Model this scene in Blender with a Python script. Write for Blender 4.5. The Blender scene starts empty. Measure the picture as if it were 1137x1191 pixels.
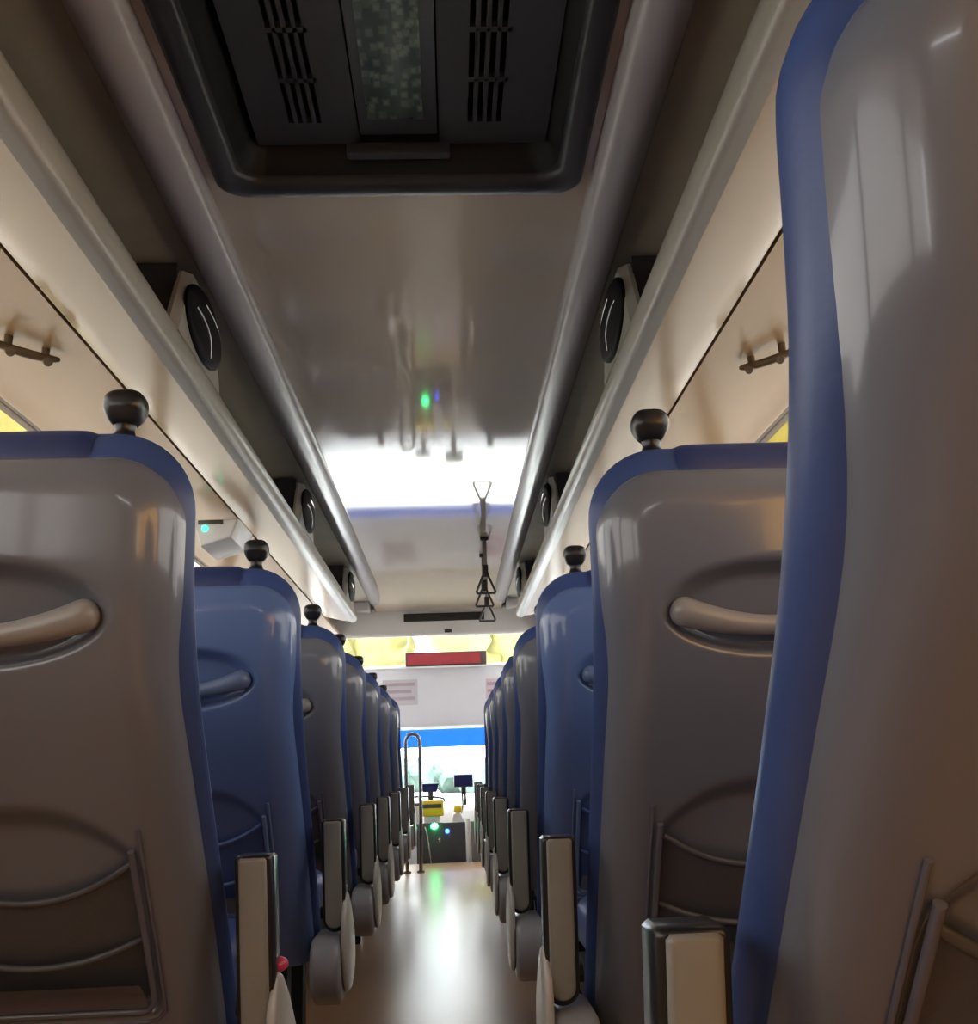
import bpy, bmesh, math, random
from math import sin, cos, pi, sqrt, radians
from mathutils import Vector, Matrix

random.seed(7)
SC = bpy.context.scene
COL = SC.collection

# ------------------------------------------------------------------ helpers
def lin(r, g, b):
    f = lambda c: (c / 255 / 12.92) if c / 255 <= 0.04045 else ((c / 255 + 0.055) / 1.055) ** 2.4
    return (f(r), f(g), f(b), 1.0)

def material(name, color, rough=0.5, metal=0.0, spec=0.5, noise=0.0, nscale=8.0, bump=0.0, coat=0.0, bscale=None, coatr=0.08):
    m = bpy.data.materials.new(name); m.use_nodes = True
    nt = m.node_tree; b = nt.nodes['Principled BSDF']
    b.inputs['Roughness'].default_value = rough
    b.inputs['Metallic'].default_value = metal
    b.inputs['Specular IOR Level'].default_value = spec
    b.inputs['Coat Weight'].default_value = coat
    b.inputs['Coat Roughness'].default_value = coatr
    tc = nt.nodes.new('ShaderNodeTexCoord')
    nz = nt.nodes.new('ShaderNodeTexNoise'); nz.inputs['Scale'].default_value = nscale
    nz.inputs['Detail'].default_value = 3
    nt.links.new(tc.outputs['Object'], nz.inputs['Vector'])
    rp = nt.nodes.new('ShaderNodeValToRGB')
    c0 = [max(0, c * (1 - noise)) for c in color[:3]] + [1]
    c1 = [min(1, c * (1 + noise)) for c in color[:3]] + [1]
    rp.color_ramp.elements[0].position = 0.3; rp.color_ramp.elements[0].color = c0
    rp.color_ramp.elements[1].position = 0.7; rp.color_ramp.elements[1].color = c1
    nt.links.new(nz.outputs['Fac'], rp.inputs['Fac'])
    nt.links.new(rp.outputs['Color'], b.inputs['Base Color'])
    if bump > 0:
        n2 = nt.nodes.new('ShaderNodeTexNoise'); n2.inputs['Scale'].default_value = bscale or nscale * 4
        nt.links.new(tc.outputs['Object'], n2.inputs['Vector'])
        bp = nt.nodes.new('ShaderNodeBump'); bp.inputs['Strength'].default_value = bump
        bp.inputs['Distance'].default_value = 0.01
        nt.links.new(n2.outputs['Fac'], bp.inputs['Height'])
        nt.links.new(bp.outputs['Normal'], b.inputs['Normal'])
    return m

def emitter(name, color, strength):
    m = bpy.data.materials.new(name); m.use_nodes = True
    b = m.node_tree.nodes['Principled BSDF']
    b.inputs['Base Color'].default_value = color
    b.inputs['Emission Color'].default_value = color
    b.inputs['Emission Strength'].default_value = strength
    return m

def glass(name, tint, gloss=0.06):
    m = bpy.data.materials.new(name); m.use_nodes = True
    nt = m.node_tree; nt.nodes.clear()
    out = nt.nodes.new('ShaderNodeOutputMaterial')
    tr = nt.nodes.new('ShaderNodeBsdfTransparent'); tr.inputs['Color'].default_value = tint
    gl = nt.nodes.new('ShaderNodeBsdfGlossy'); gl.inputs['Roughness'].default_value = 0.03
    mx = nt.nodes.new('ShaderNodeMixShader'); mx.inputs['Fac'].default_value = gloss
    nt.links.new(tr.outputs[0], mx.inputs[1]); nt.links.new(gl.outputs[0], mx.inputs[2])
    nt.links.new(mx.outputs[0], out.inputs['Surface'])
    return m

class MB:
    """collects verts / faces for one mesh"""
    def __init__(s): s.v = []; s.f = []
    def add(s, vs, fs):
        o = len(s.v); s.v += [tuple(p) for p in vs]; s.f += [tuple(i + o for i in f) for f in fs]; return s
    def box(s, x0, x1, y0, y1, z0, z1, bev=0.0, seg=2):
        bm = bmesh.new(); bmesh.ops.create_cube(bm, size=1)
        for v in bm.verts:
            v.co = Vector(((x0 + x1) / 2 + v.co.x * (x1 - x0), (y0 + y1) / 2 + v.co.y * (y1 - y0), (z0 + z1) / 2 + v.co.z * (z1 - z0)))
        if bev > 0:
            bmesh.ops.bevel(bm, geom=bm.edges[:], offset=bev, segments=seg, profile=0.5, affect='EDGES')
        return s.bm(bm)
    def bm(s, bm):
        bm.verts.index_update()
        s.add([v.co[:] for v in bm.verts], [[v.index for v in f.verts] for f in bm.faces]); bm.free(); return s
    def tube(s, pts, r, n=12, closed=False):
        """swept tube; r a number or a list"""
        pts = [Vector(p) for p in pts]; N = len(pts)
        rr = r if isinstance(r, (list, tuple)) else [r] * N
        vs = []; prev = None
        for i, p in enumerate(pts):
            if closed: t = pts[(i + 1) % N] - pts[i - 1]
            else: t = pts[min(i + 1, N - 1)] - pts[max(i - 1, 0)]
            t.normalize()
            if prev is None:
                a = Vector((0, 0, 1)) if abs(t.z) < 0.9 else Vector((1, 0, 0))
                nrm = (a - t * a.dot(t)).normalized()
            else:
                nrm = (prev - t * prev.dot(t)).normalized()
            prev = nrm; b = t.cross(nrm)
            for k in range(n):
                a = 2 * pi * k / n
                vs.append(p + (nrm * cos(a) + b * sin(a)) * rr[i])
        fs = []
        for i in range(N if closed else N - 1):
            j = (i + 1) % N
            for k in range(n):
                k2 = (k + 1) % n
                fs.append((i * n + k, i * n + k2, j * n + k2, j * n + k))
        if not closed:
            fs.append(tuple(range(n))[::-1]); fs.append(tuple((N - 1) * n + k for k in range(n)))
        return s.add(vs, fs)
    def prism(s, poly, axis, a0, a1, bev=0.0, seg=2):
        """polygon extruded along an axis; poly in the two other axes (xy order kept)"""
        def P(p, a):
            return {'x': (a, p[0], p[1]), 'y': (p[0], a, p[1]), 'z': (p[0], p[1], a)}[axis]
        n = len(poly)
        bm = bmesh.new()
        A = [bm.verts.new(P(p, a0)) for p in poly]; B = [bm.verts.new(P(p, a1)) for p in poly]
        fa = bm.faces.new(A); fb = bm.faces.new(B[::-1])
        for i in range(n): bm.faces.new((A[i], B[i], B[(i + 1) % n], A[(i + 1) % n]))
        bmesh.ops.recalc_face_normals(bm, faces=bm.faces[:])
        if bev > 0:
            ed = [e for e in bm.edges if (e.verts[0] in A and e.verts[1] in A) or (e.verts[0] in B and e.verts[1] in B)]
            bmesh.ops.bevel(bm, geom=ed, offset=bev, segments=seg, profile=0.5, affect='EDGES')
        return s.bm(bm)
    def sphere(s, c, r, sx=1, sy=1, sz=1, sub=3, power=None, taper=0.0):
        bm = bmesh.new(); bmesh.ops.create_icosphere(bm, subdivisions=sub, radius=1)
        for v in bm.verts:
            p = v.co.copy()
            if power:
                k = (abs(p.x) ** power + abs(p.y) ** power + abs(p.z) ** power) ** (-1 / power); p *= k
            if taper and p.z < 0: p.x *= 1 + taper * p.z; p.y *= 1 + taper * p.z
            v.co = Vector((c[0] + p.x * r * sx, c[1] + p.y * r * sy, c[2] + p.z * r * sz))
        return s.bm(bm)
    def rings(s, rings, cap0=True, cap1=True):
        n = len(rings[0]); vs = [p for r in rings for p in r]; fs = []
        for i in range(len(rings) - 1):
            for k in range(n):
                k2 = (k + 1) % n
                fs.append((i * n + k, i * n + k2, (i + 1) * n + k2, (i + 1) * n + k))
        if cap0: fs.append(tuple(range(n))[::-1])
        if cap1: fs.append(tuple((len(rings) - 1) * n + k for k in range(n)))
        return s.add(vs, fs)
    def grid(s, fn, nu, nv):
        vs = [fn(i / nu, j / nv) for j in range(nv + 1) for i in range(nu + 1)]
        fs = [(j * (nu + 1) + i, j * (nu + 1) + i + 1, (j + 1) * (nu + 1) + i + 1, (j + 1) * (nu + 1) + i) for j in range(nv) for i in range(nu)]
        return s.add(vs, fs)
    def build(s, name, mat, parent=None, sharp=40, recalc=True):
        me = bpy.data.meshes.new(name)
        me.from_pydata(s.v, [], s.f); me.update()
        if recalc:
            bm = bmesh.new(); bm.from_mesh(me); bmesh.ops.recalc_face_normals(bm, faces=bm.faces[:]); bm.to_mesh(me); bm.free()
        me.polygons.foreach_set('use_smooth', [True] * len(me.polygons))
        me.set_sharp_from_angle(angle=radians(sharp))
        me.materials.append(mat)
        o = bpy.data.objects.new(name, me); COL.objects.link(o)
        if parent: o.parent = parent
        return o

def thing(name, label, cat, loc=(0, 0, 0), group=None):
    o = bpy.data.objects.new(name, None); COL.objects.link(o); o.location = loc
    o.empty_display_size = 0.1
    o['label'] = label; o['category'] = cat
    if group: o['group'] = group
    return o
def tag(o, label, cat, group=None, kind=None):
    o['label'] = label; o['category'] = cat
    if group: o['group'] = group
    if kind: o['kind'] = kind
    return o
def struct(o, label=None, cat=None):
    o['kind'] = 'structure'
    if label: o['label'] = label
    if cat: o['category'] = cat
    return o

def smooth(e0, e1, x):
    t = max(0.0, min(1.0, (x - e0) / (e1 - e0))); return t * t * (3 - 2 * t)
def interp(tab, x):
    """piecewise Catmull-Rom through (x, y) pairs, x rising"""
    if x <= tab[0][0]: 
        (x0, y0), (x1, y1) = tab[0], tab[1]; return y0 + (y1 - y0) * (x - x0) / (x1 - x0)
    if x >= tab[-1][0]: return tab[-1][1]
    for i in range(len(tab) - 1):
        if tab[i][0] <= x <= tab[i + 1][0]:
            x0, y0 = tab[i]; x1, y1 = tab[i + 1]; h = x1 - x0
            m0 = (y1 - tab[i - 1][1]) / (x1 - tab[i - 1][0]) if i > 0 else (y1 - y0) / h
            m1 = (tab[i + 2][1] - y0) / (tab[i + 2][0] - x0) if i + 2 < len(tab) else (y1 - y0) / h
            t = (x - x0) / h
            return (2*t**3-3*t**2+1)*y0 + (t**3-2*t**2+t)*h*m0 + (-2*t**3+3*t**2)*y1 + (t**3-t**2)*h*m1

# ------------------------------------------------------------------ materials
M = {}
M['shell']   = material('grey moulded plastic', lin(113, 117, 127), 0.22, noise=0.03, nscale=3, coat=0.45)
M['shellb']  = material('blue moulded plastic', lin(98, 122, 172), 0.24, noise=0.03, nscale=3, coat=0.45)
M['handle']  = material('pale grey handle plastic', lin(150, 147, 145), 0.28, noise=0.02)
M['handleb'] = material('dull blue handle plastic', lin(104, 124, 160), 0.28, noise=0.02)
M['pocket']  = material('charcoal pocket lining', lin(84, 84, 88), 0.45, noise=0.06, nscale=40, bump=0.05)
M['pocketb'] = material('navy pocket lining', lin(78, 102, 158), 0.45, noise=0.06, nscale=40, bump=0.05)
M['railp']   = material('glossy pocket frame plastic', lin(100, 98, 108), 0.18, noise=0.02)
M['vinyl']   = material('blue seat vinyl', lin(62, 82, 134), 0.38, noise=0.08, nscale=14, bump=0.025, bscale=160)
M['vinyld']  = material('dark blue headrest vinyl', lin(48, 62, 110), 0.42, noise=0.08, nscale=14, bump=0.025, bscale=160)
M['black']   = material('black plastic', lin(34, 33, 34), 0.3, noise=0.05)
M['blackm']  = material('matt black', lin(22, 22, 24), 0.6, noise=0.05)
M['pad']     = material('grey armrest pad', lin(142, 140, 132), 0.42, noise=0.04, nscale=30, bump=0.03)
M['cover']   = material('grey side cover plastic', lin(152, 152, 156), 0.28, noise=0.03)
M['cream']   = material('cream side plate plastic', lin(190, 186, 178), 0.28, noise=0.03)
M['red']     = material('pink red button plastic', lin(214, 60, 96), 0.3)
M['floor']   = material('brown glossy floor sheet', lin(190, 148, 112), 0.34, spec=1.0, coat=0.6, coatr=0.30, noise=0.05, nscale=2.5, bump=0.02, bscale=60)
M['ceil']    = material('glossy beige ceiling panel', lin(206, 194, 176), 0.06, noise=0.02, nscale=1.2, spec=0.85)
M['cove']    = material('grey cove plastic', lin(178, 174, 176), 0.22, noise=0.02)
M['bay']     = material('olive grey rack lining', lin(168, 160, 142), 0.6, noise=0.05)
M['rack']    = material('warm beige rack panel', lin(172, 147, 116), 0.20, noise=0.03, nscale=1.5)
M['rail']    = material('pale grey rail plastic', lin(172, 168, 158), 0.26, noise=0.02)
M['side']    = material('tan side panel', lin(178, 143, 102), 0.3, noise=0.04, nscale=1.5)
M['wall']    = material('grey wall lining', lin(140, 136, 130), 0.55, noise=0.04)
M['pillar']  = material('brown window pillar trim', lin(110, 88, 62), 0.4, noise=0.05)
M['white']   = material('white moulding plastic', lin(226, 224, 222), 0.3, noise=0.015)
M['shade']   = material('white sunshade fabric', lin(176, 173, 177), 0.5, noise=0.015)
M['acframe'] = material('dark grey duct frame plastic', lin(56, 55, 60), 0.34, noise=0.04)
M['acgrille']= material('charcoal grille plastic', lin(64, 64, 68), 0.42, noise=0.04)
M['chrome']  = material('chrome steel', lin(200, 200, 200), 0.16, metal=1.0)
M['steel']   = material('grey steel pole', lin(150, 150, 146), 0.25, metal=0.8)
M['whitem']  = material('white painted steel', lin(236, 236, 236), 0.3)
M['strap']   = material('beige webbing', lin(150, 142, 130), 0.7, noise=0.08, nscale=60)
M['grip']    = material('dark grip plastic', lin(64, 60, 58), 0.35)
M['sign']    = material('dark red sign board', lin(140, 28, 38), 0.4, noise=0.08, nscale=14)
M['signf']   = material('brown sign case', lin(60, 38, 36), 0.4)
M['led']     = material('dark led matrix face', lin(40, 36, 36), 0.35, noise=0.15, nscale=120)
M['vent'] = material('black vent plastic', lin(18, 17, 18), 0.6, spec=0.15)
M['console'] = material('charcoal console panel', lin(74, 76, 80), 0.4, noise=0.05)
M['console2']= material('mid grey console panel', lin(126, 122, 124), 0.4, noise=0.05)
M['dash']    = material('white dashboard plastic', lin(228, 228, 230), 0.35, noise=0.02)
M['screen']  = material('dark blue screen glass', lin(34, 36, 84), 0.12, noise=0.2, nscale=14)
M['yellow']  = material('yellow painted metal', lin(240, 204, 50), 0.4, noise=0.03)
M['ledg']    = emitter('green indicator light', (0.03, 1.0, 0.22, 1), 26)
M['ledb']    = emitter('blue indicator light', (0.03, 0.1, 1.0, 1), 8)
M['ledt']    = emitter('teal indicator light', (0.05, 0.9, 0.5, 1), 2.2)
M['glassw']  = glass('windscreen glass', (0.96, 0.98, 0.97, 1), 0.03)
M['glasss']  = glass('grey tinted side glass', (0.43, 0.415, 0.395, 1), 0.05)
M['glassf']  = glass('lightly tinted front side glass', (0.62, 0.62, 0.62, 1), 0.05)
M['glassa']  = glass('added amber warming glass', (0.54, 0.38, 0.19, 1), 0.05)  # amber tint added to unseen rear right windows to warm the close-up seat
M['band']    = glass('blue sun band film', (0.003, 0.022, 0.16, 1), 0.02)
M['leaf']    = material('sunlit leaves', lin(116, 111, 60), 0.6, noise=0.2, nscale=2.5)
M['leafy']   = material('yellow leaves', lin(204, 190, 104), 0.6, noise=0.15, nscale=2.5)
M['leaf2']   = material('pale green leaves', lin(74, 94, 86), 0.6, noise=0.35, nscale=2.5)
M['bark']    = material('grey brown bark', lin(120, 100, 80), 0.8, noise=0.2)
M['road']    = material('pale concrete road', lin(205, 204, 198), 0.8, noise=0.06, nscale=1.0)
M['sticker'] = material('faded pink sticker', lin(172, 152, 160), 0.4, noise=0.03)
M['stickerg']= material('faded grey sticker', lin(156, 150, 154), 0.4, noise=0.03)
M['inkp']    = material('faded print', lin(140, 122, 130), 0.5, noise=0.1)

def pcb_material():
    m = bpy.data.materials.new('circuit board behind clear cover'); m.use_nodes = True
    nt = m.node_tree; b = nt.nodes['Principled BSDF']; b.inputs['Roughness'].default_value = 0.25
    tc = nt.nodes.new('ShaderNodeTexCoord')
    mp = nt.nodes.new('ShaderNodeMapping'); mp.inputs['Scale'].default_value = (60, 42, 1)
    nt.links.new(tc.outputs['Object'], mp.inputs['Vector'])
    v = nt.nodes.new('ShaderNodeTexVoronoi'); v.distance = 'CHEBYCHEV'; v.inputs['Scale'].default_value = 1.0
    nt.links.new(mp.outputs[0], v.inputs['Vector'])
    r = nt.nodes.new('ShaderNodeValToRGB'); e = r.color_ramp.elements
    e[0].position = 0.12; e[0].color = lin(140, 158, 138); e[1].position = 0.5; e[1].color = lin(66, 84, 76)
    nt.links.new(v.outputs['Distance'], r.inputs['Fac'])
    n = nt.nodes.new('ShaderNodeTexNoise'); n.inputs['Scale'].default_value = 20
    nt.links.new(tc.outputs['Object'], n.inputs['Vector'])
    mx = nt.nodes.new('ShaderNodeMix'); mx.data_type = 'RGBA'; mx.blend_type = 'MULTIPLY'; mx.inputs[0].default_value = 0.6
    nt.links.new(r.outputs[0], mx.inputs[6]); nt.links.new(n.outputs['Fac'], mx.inputs[7])
    nt.links.new(mx.outputs[2], b.inputs['Base Color'])
    return m
M['pcb'] = pcb_material()

# ------------------------------------------------------------------ layout numbers (metres; camera at x=0, y=0)
CX = -0.08                  # centre line of the bus
FZ = 0.09                   # aisle floor height
HW = 1.10                   # half width
CEIL = 1.95
LX, RX = -0.298, 0.186      # aisle edges of the seats
Y_REAR, Y_STEP, Y_WS = -1.8, 7.25, 8.40
RACK_END = 6.25
ROWS = {'L': [None, 1.125, 1.96, 2.80, 3.46, 4.18, 4.96, 5.74], 'R': [0.450, 1.235, 2.10, 2.93, 3.66, 4.40, 5.10, 5.80]}

# ------------------------------------------------------------------ seats
PROF = [(0.34, 0.385), (0.45, 0.315), (0.55, 0.25), (0.65, 0.18), (0.75, 0.11), (0.85, 0.047), (0.95, 0.010), (1.05, 0.0), (1.18, 0.0)]
LEAN, RAISE, DEP = 0.0, 0.0, 0.5
def yp(z): return interp(PROF, z) - LEAN * (z - 0.87)
SW = 0.44
def edge(z):   # how far in from the outline the shell's edge lies at height z
    return interp([(0.3, 0.015), (0.6, 0.015), (0.75, 0.016), (0.86, 0.018), (0.95, 0.012), (1.03, 0.010), (1.2, 0.011)], z)

def outline(u0, u1, z0, z1, rt, rb, n=10, m=14):
    pts = []
    def arc(cx, cz, r, a0, a1):
        for i in range(n + 1):
            a = a0 + (a1 - a0) * i / n; pts.append((cx + r * cos(a), cz + r * sin(a)))
    def line(p, q, k):
        for i in range(1, k): pts.append((p[0] + (q[0] - p[0]) * i / k, p[1] + (q[1] - p[1]) * i / k))
    arc(u1 - rb, z0 + rb, rb, -pi / 2, 0); line((u1, z0 + rb), (u1, z1 - rt), 2 * m)
    arc(u1 - rt, z1 - rt, rt, 0, pi / 2); line((u1 - rt, z1), (u0 + rt, z1), m)
    arc(u0 + rt, z1 - rt, rt, pi / 2, pi); line((u0, z1 - rt), (u0, z0 + rb), 2 * m)
    arc(u0 + rb, z0 + rb, rb, pi, 1.5 * pi); line((u0 + rb, z0), (u1 - rb, z0), m)
    return pts

def seat_base(root, s, L):
    # seat pan, under-frame and legs
    MB().box(*sorted((s * (0.04 - SW / 2), s * (SW - 0.01 - SW / 2))), 0.38, 0.80, 0.40 - FZ, 0.50 - FZ, 0.035, 4).build('seat_pan', M['vinyl'], root)
    MB().box(*sorted((s * (0.03 - SW / 2), s * (SW - 0.03 - SW / 2))), 0.38, 0.74, 0.345 - FZ, 0.405 - FZ, 0.01).build('under_frame', M['blackm'], root)
    for u in (0.10, 0.34):
        for y in (0.44, 0.68):
            MB().prism([(L(u - 0.018, 0, 0)[0], y - 0.03), (L(u + 0.018, 0, 0)[0], y - 0.03), (L(u + 0.018, 0, 0)[0], y + 0.03), (L(u - 0.018, 0, 0)[0], y + 0.03)],
                       'z', 0.0, 0.35 - FZ, 0.004).build('leg', M['blackm'], root)


def make_seat(side, blue=False, window=False):
    s = 1 if side == 'R' else -1
    def L(u, y, z): return (s * (u - SW / 2), y, z - FZ)
    root = thing('bus_seat', '', 'seat')
    sh, ha, po = (M['shellb'], M['handleb'], M['pocketb']) if blue else (M['shell'], M['handle'], M['pocket'])

    # back shell: a moulded, rounded tray with handle recess and pocket recess
    zt, zb, rt, rb = 1.115 + RAISE, 0.345, 0.085, 0.03
    R, D = 0.060, 0.052
    def pocket_top(u): return 0.725 - 0.075 * abs((u - 0.22) / 0.15) ** 2.6
    def fshell(a, b):
        q = b
        z = zb + (zt - zb) * (1 - (1 - q) ** 1.25)
        e0 = edge(z) - 0.005 * (1 - DEP); hw = SW / 2 - e0
        inset = 0.0
        if z > zt - rt:
            t = (z - (zt - rt)) / rt; inset = rt - rt * sqrt(max(0, 1 - t * t))
        elif z < zb + rb:
            t = ((zb + rb) - z) / rb; inset = rb - rb * sqrt(max(0, 1 - t * t))
        w = hw - inset
        k = 2 * a - 1
        k = (abs(k) ** 0.85) * (1 if k >= 0 else -1)
        x = k * w; u = SW / 2 + x
        # distance to the border (rounded rectangle)
        dx = hw - abs(x)
        cxx = hw - rt
        if z > zt - rt and abs(x) > cxx:
            d = rt - sqrt((abs(x) - cxx) ** 2 + (z - (zt - rt)) ** 2)
        else:
            d = min(dx, zt - z)
        d = max(0.0, min(d, R))
        y = yp(z) - D * sqrt(max(0, 1 - (1 - d / R) ** 2))
        # a soft crown across the head part
        y -= 0.010 * (1 - (x / hw) ** 2)
        # oval handle recess
        qq = ((u - 0.22) / 0.150) ** 2 + ((z - 0.928) / 0.060) ** 2
        y += 0.034 * (1 - smooth(0.45, 1.0, qq))
        # recess for the magazine pockets
        pu = smooth(0.078, 0.092, u) * (1 - smooth(0.348, 0.362, u))
        pz = smooth(0.455, 0.47, z) * (1 - smooth(pocket_top(u) - 0.03, pocket_top(u), z))
        y += 0.022 * pu * pz
        return L(u, y, z)
    MB().grid(fshell, 84, 150).build('back_shell', sh, root, sharp=80)

    # grab handle lying in the oval recess
    pts, rad = [], []
    for i in range(49):
        t = -cos(pi * i / 48)
        u = 0.22 + 0.130 * t
        z = 0.905 + 0.026 * abs(t) ** 2.0
        y = yp(z) - 0.055 - 0.010 + 0.034 - 0.026 + 0.012 * abs(t) ** 3
        rr = 0.0125 + 0.0085 * abs(t) ** 1.6
        if abs(t) > 0.86: rr *= sqrt(max(0.004, 1 - ((abs(t) - 0.86) / 0.1405) ** 2))
        pts.append(L(u, y, z)); rad.append(rr)
    MB().tube(pts, rad, 14).build('grab_handle', ha, root, sharp=80)

    # two magazine pockets with sagging rims, framed by a glossy U rail
    def pocket(zedge, sag, zlow, out):
        def f(a, b):
            u = 0.094 + 0.252 * a; t = (u - 0.22) / 0.126
            zt_ = zedge - sag * (1 - t * t)
            z = zlow + (zt_ - zlow) * b
            y = yp(z) - D - 0.008 + 0.018 - out * (1 - t * t) ** 0.5 * (0.4 + 0.6 * b) if abs(t) < 1 else yp(z) - D + 0.010
            return L(u, y, z)
        mb = MB().grid(f, 28, 14)
        rim = [f(i / 28, 1.0) for i in range(29)]
        mb.tube(rim, 0.0045, 8)
        return mb
    pocket(0.648, 0.042, 0.482, 0.012).build('magazine_pocket', po, root, sharp=80)
    pocket(0.555, 0.030, 0.480, 0.022).build('magazine_pocket', po, root, sharp=80)
    mb = MB()
    def rp(u, z, o=0.006): return L(u, yp(z) - D - 0.006 - o, z)
    path = [rp(0.084, 0.665 - 0.188 * i / 12) for i in range(13)] + [rp(0.092, 0.4665)] + \
           [rp(0.10 + 0.24 * i / 10, 0.463) for i in range(11)] + [rp(0.348, 0.4665)] + [rp(0.356, 0.477 + 0.188 * i / 12) for i in range(13)]
    mb.tube(path, 0.0042, 8)
    path2 = [rp(0.074, 0.69 - 0.228 * i / 12, 0.001) for i in range(13)] + [rp(0.084, 0.451, 0.001)] + \
           [rp(0.10 + 0.24 * i / 10, 0.448, 0.001) for i in range(11)] + [rp(0.356, 0.451, 0.001)] + [rp(0.366, 0.462 + 0.228 * i / 12, 0.001) for i in range(13)]
    mb.tube(path2, 0.0026, 8)
    mb.build('pocket_frame', M['railp'] if not blue else M['handleb'], root, sharp=80)
    mb = MB()
    y0 = yp(0.46) - D
    mb.grid(lambda a, b: L(0.094 + 0.252 * a, yp(0.468 + 0.034 * b) - D - 0.012 - 0.020 * b * b, 0.468 + 0.034 * b), 12, 6)
    mb.build('pocket_tray', M['railp'] if not blue else M['handleb'], root, sharp=80)

    # blue upholstered back cushion behind the shell
    def loop(ins, dy):
        zt2 = 1.152 + RAISE
        o = outline(0.0 + ins, SW - ins, 0.36 + ins, zt2 - ins, max(0.02, 0.10 - ins), max(0.01, 0.045 - ins))
        return [L(u, yp(z) + dy, z) for u, z in o]
    rings = [loop(0.050, -0.020), loop(0.030, -0.012), loop(0.014, -0.006), loop(0.004, 0.006), loop(0.0, 0.020 * DEP), loop(0.001, 0.036 * DEP),
             loop(0.008, 0.020 + 0.036 * DEP), loop(0.022, 0.040 + 0.036 * DEP), loop(0.045, 0.058 + 0.036 * DEP)]
    base = outline(0.045, SW - 0.045, 0.36 + 0.045, 1.152 + RAISE - 0.045, 0.055, 0.012)
    for k in (0.8, 0.55, 0.3, 0.08):
        rings.append([L(SW / 2 + (u - SW / 2) * k, yp(0.75 + (z - 0.75) * k) + 0.108, 0.75 + (z - 0.75) * k) for u, z in base])
    MB().rings(rings, cap0=False).build('back_cushion', M['vinyl'], root, sharp=80)

    # headrest cover wrapped over the top of the cushion
    def f(a, b):
        u = 0.118 + 0.20 * a
        th = -0.55 + (pi + 0.9) * b
        e = 0.006 * (1 - (2 * a - 1) ** 6) ** 0.5 + 0.0005
        cy, cz, ry, rz = 0.045 - LEAN * 0.28, 1.10 + RAISE, 0.060 + e, 0.055 + e
        sgn = lambda v: (abs(v) ** 0.7) * (1 if v >= 0 else -1)
        return L(u, cy - ry * sgn(cos(th)), cz + rz * sgn(sin(th)))
    MB().grid(f, 16, 28).build('headrest_cover', M['vinyld'], root, sharp=80)

    if window:
        seat_base(root, s, L); return root, s, L

    # black grab knob on a stem at the aisle corner
    uk = 0.098
    stem = MB().rings([[L(uk + r * cos(2 * pi * k / 16), 0.040 - LEAN * 0.3 + r * sin(2 * pi * k / 16), z + RAISE) for k in range(16)]
                       for r, z in ((0.026, 1.138), (0.024, 1.150), (0.015, 1.156), (0.012, 1.166), (0.014, 1.172))])
    knob = MB().sphere(L(uk, 0.040 - LEAN * 0.3, 1.193 + RAISE), 0.0255, 1.0, 0.95, 0.94, sub=4, power=3.2, taper=0.3).build('grab_knob', M['black'], root, sharp=80)
    stem.build('stem', M['black'], knob, sharp=60)

    seat_base(root, s, L)

    # folded armrest: dark body with a grey pad on the face
    uc, w = -0.043, 0.042
    def stad(w, z0, z1, corner):
        p = []
        for i in range(13):
            a = pi + pi * i / 12; p.append((w / 2 * cos(a), z0 + w / 2 + w / 2 * sin(a)))
        p += [(w / 2, z1 - corner), (w / 2 - corner, z1), (-w / 2 + corner, z1), (-w / 2, z1 - corner)]
        return p
    def slab(w, z0, z1, corner, y0, y1, rnd):
        def ring(ins, y):
            return [L(uc + x * (w - 2 * ins) / w, y + (0.64 - z) * 0.22 * (1 if True else 0), z0 + (z - z0) * ((z1 - z0 - 2 * ins) / (z1 - z0)) + ins) for x, z in stad(w, z0, z1, corner)]
        return MB().rings([ring(rnd, y0), ring(rnd * 0.3, y0 + rnd * 0.3), ring(0, y0 + rnd), ring(0, y1 - rnd), ring(rnd, y1)])
    arm = slab(0.047, 0.423, 0.649, 0.004, 0.186, 0.235, 0.004).build('armrest', M['black'], root, sharp=50)
    slab(0.035, 0.431, 0.646, 0.003, 0.179, 0.200, 0.004).build('armrest_pad', M['pad'], arm, sharp=50)
    MB().tube([L(-0.03, 0.285, 0.455), L(-0.008, 0.285, 0.455)], 0.012, 14).build('pivot', M['blackm'], arm)

    # side cover below the armrest: grey body with a cream outer plate
    bodyp = [(y, z - 0.022) for y, z in ((0.225, 0.322), (0.200, 0.345), (0.188, 0.385), (0.196, 0.422), (0.222, 0.438), (0.34, 0.438), (0.40, 0.40), (0.41, 0.35), (0.38, 0.315), (0.33, 0.302), (0.26, 0.302))]
    cov = MB().prism([(y, z - FZ) for y, z in bodyp], 'x', *sorted((s * (-0.058 - SW / 2), s * (0.004 - SW / 2))), 0.012, 3).build('side_cover', M['cover'], root, sharp=50)
    plate = [(0.235, 0.33), (0.208, 0.38), (0.205, 0.44), (0.222, 0.490), (0.245, 0.503), (0.275, 0.495), (0.33, 0.46), (0.39, 0.41), (0.41, 0.35), (0.38, 0.310), (0.33, 0.296), (0.27, 0.300)]
    MB().prism([(y, z - FZ) for y, z in plate], 'x', *sorted((s * (-0.070 - SW / 2), s * (-0.058 - SW / 2))), 0.007, 3).build('cover_plate', M['cream'], cov, sharp=50)
    return root, s, L

def kids(o): return [c for c in bpy.data.objects if c.parent == o]
def dup(root):
    r = root.copy(); COL.objects.link(r)
    for c in kids(root):
        d = c.copy(); COL.objects.link(d); d.parent = r
        for g in kids(c):
            h = g.copy(); COL.objects.link(h); h.parent = d
    return r

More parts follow.
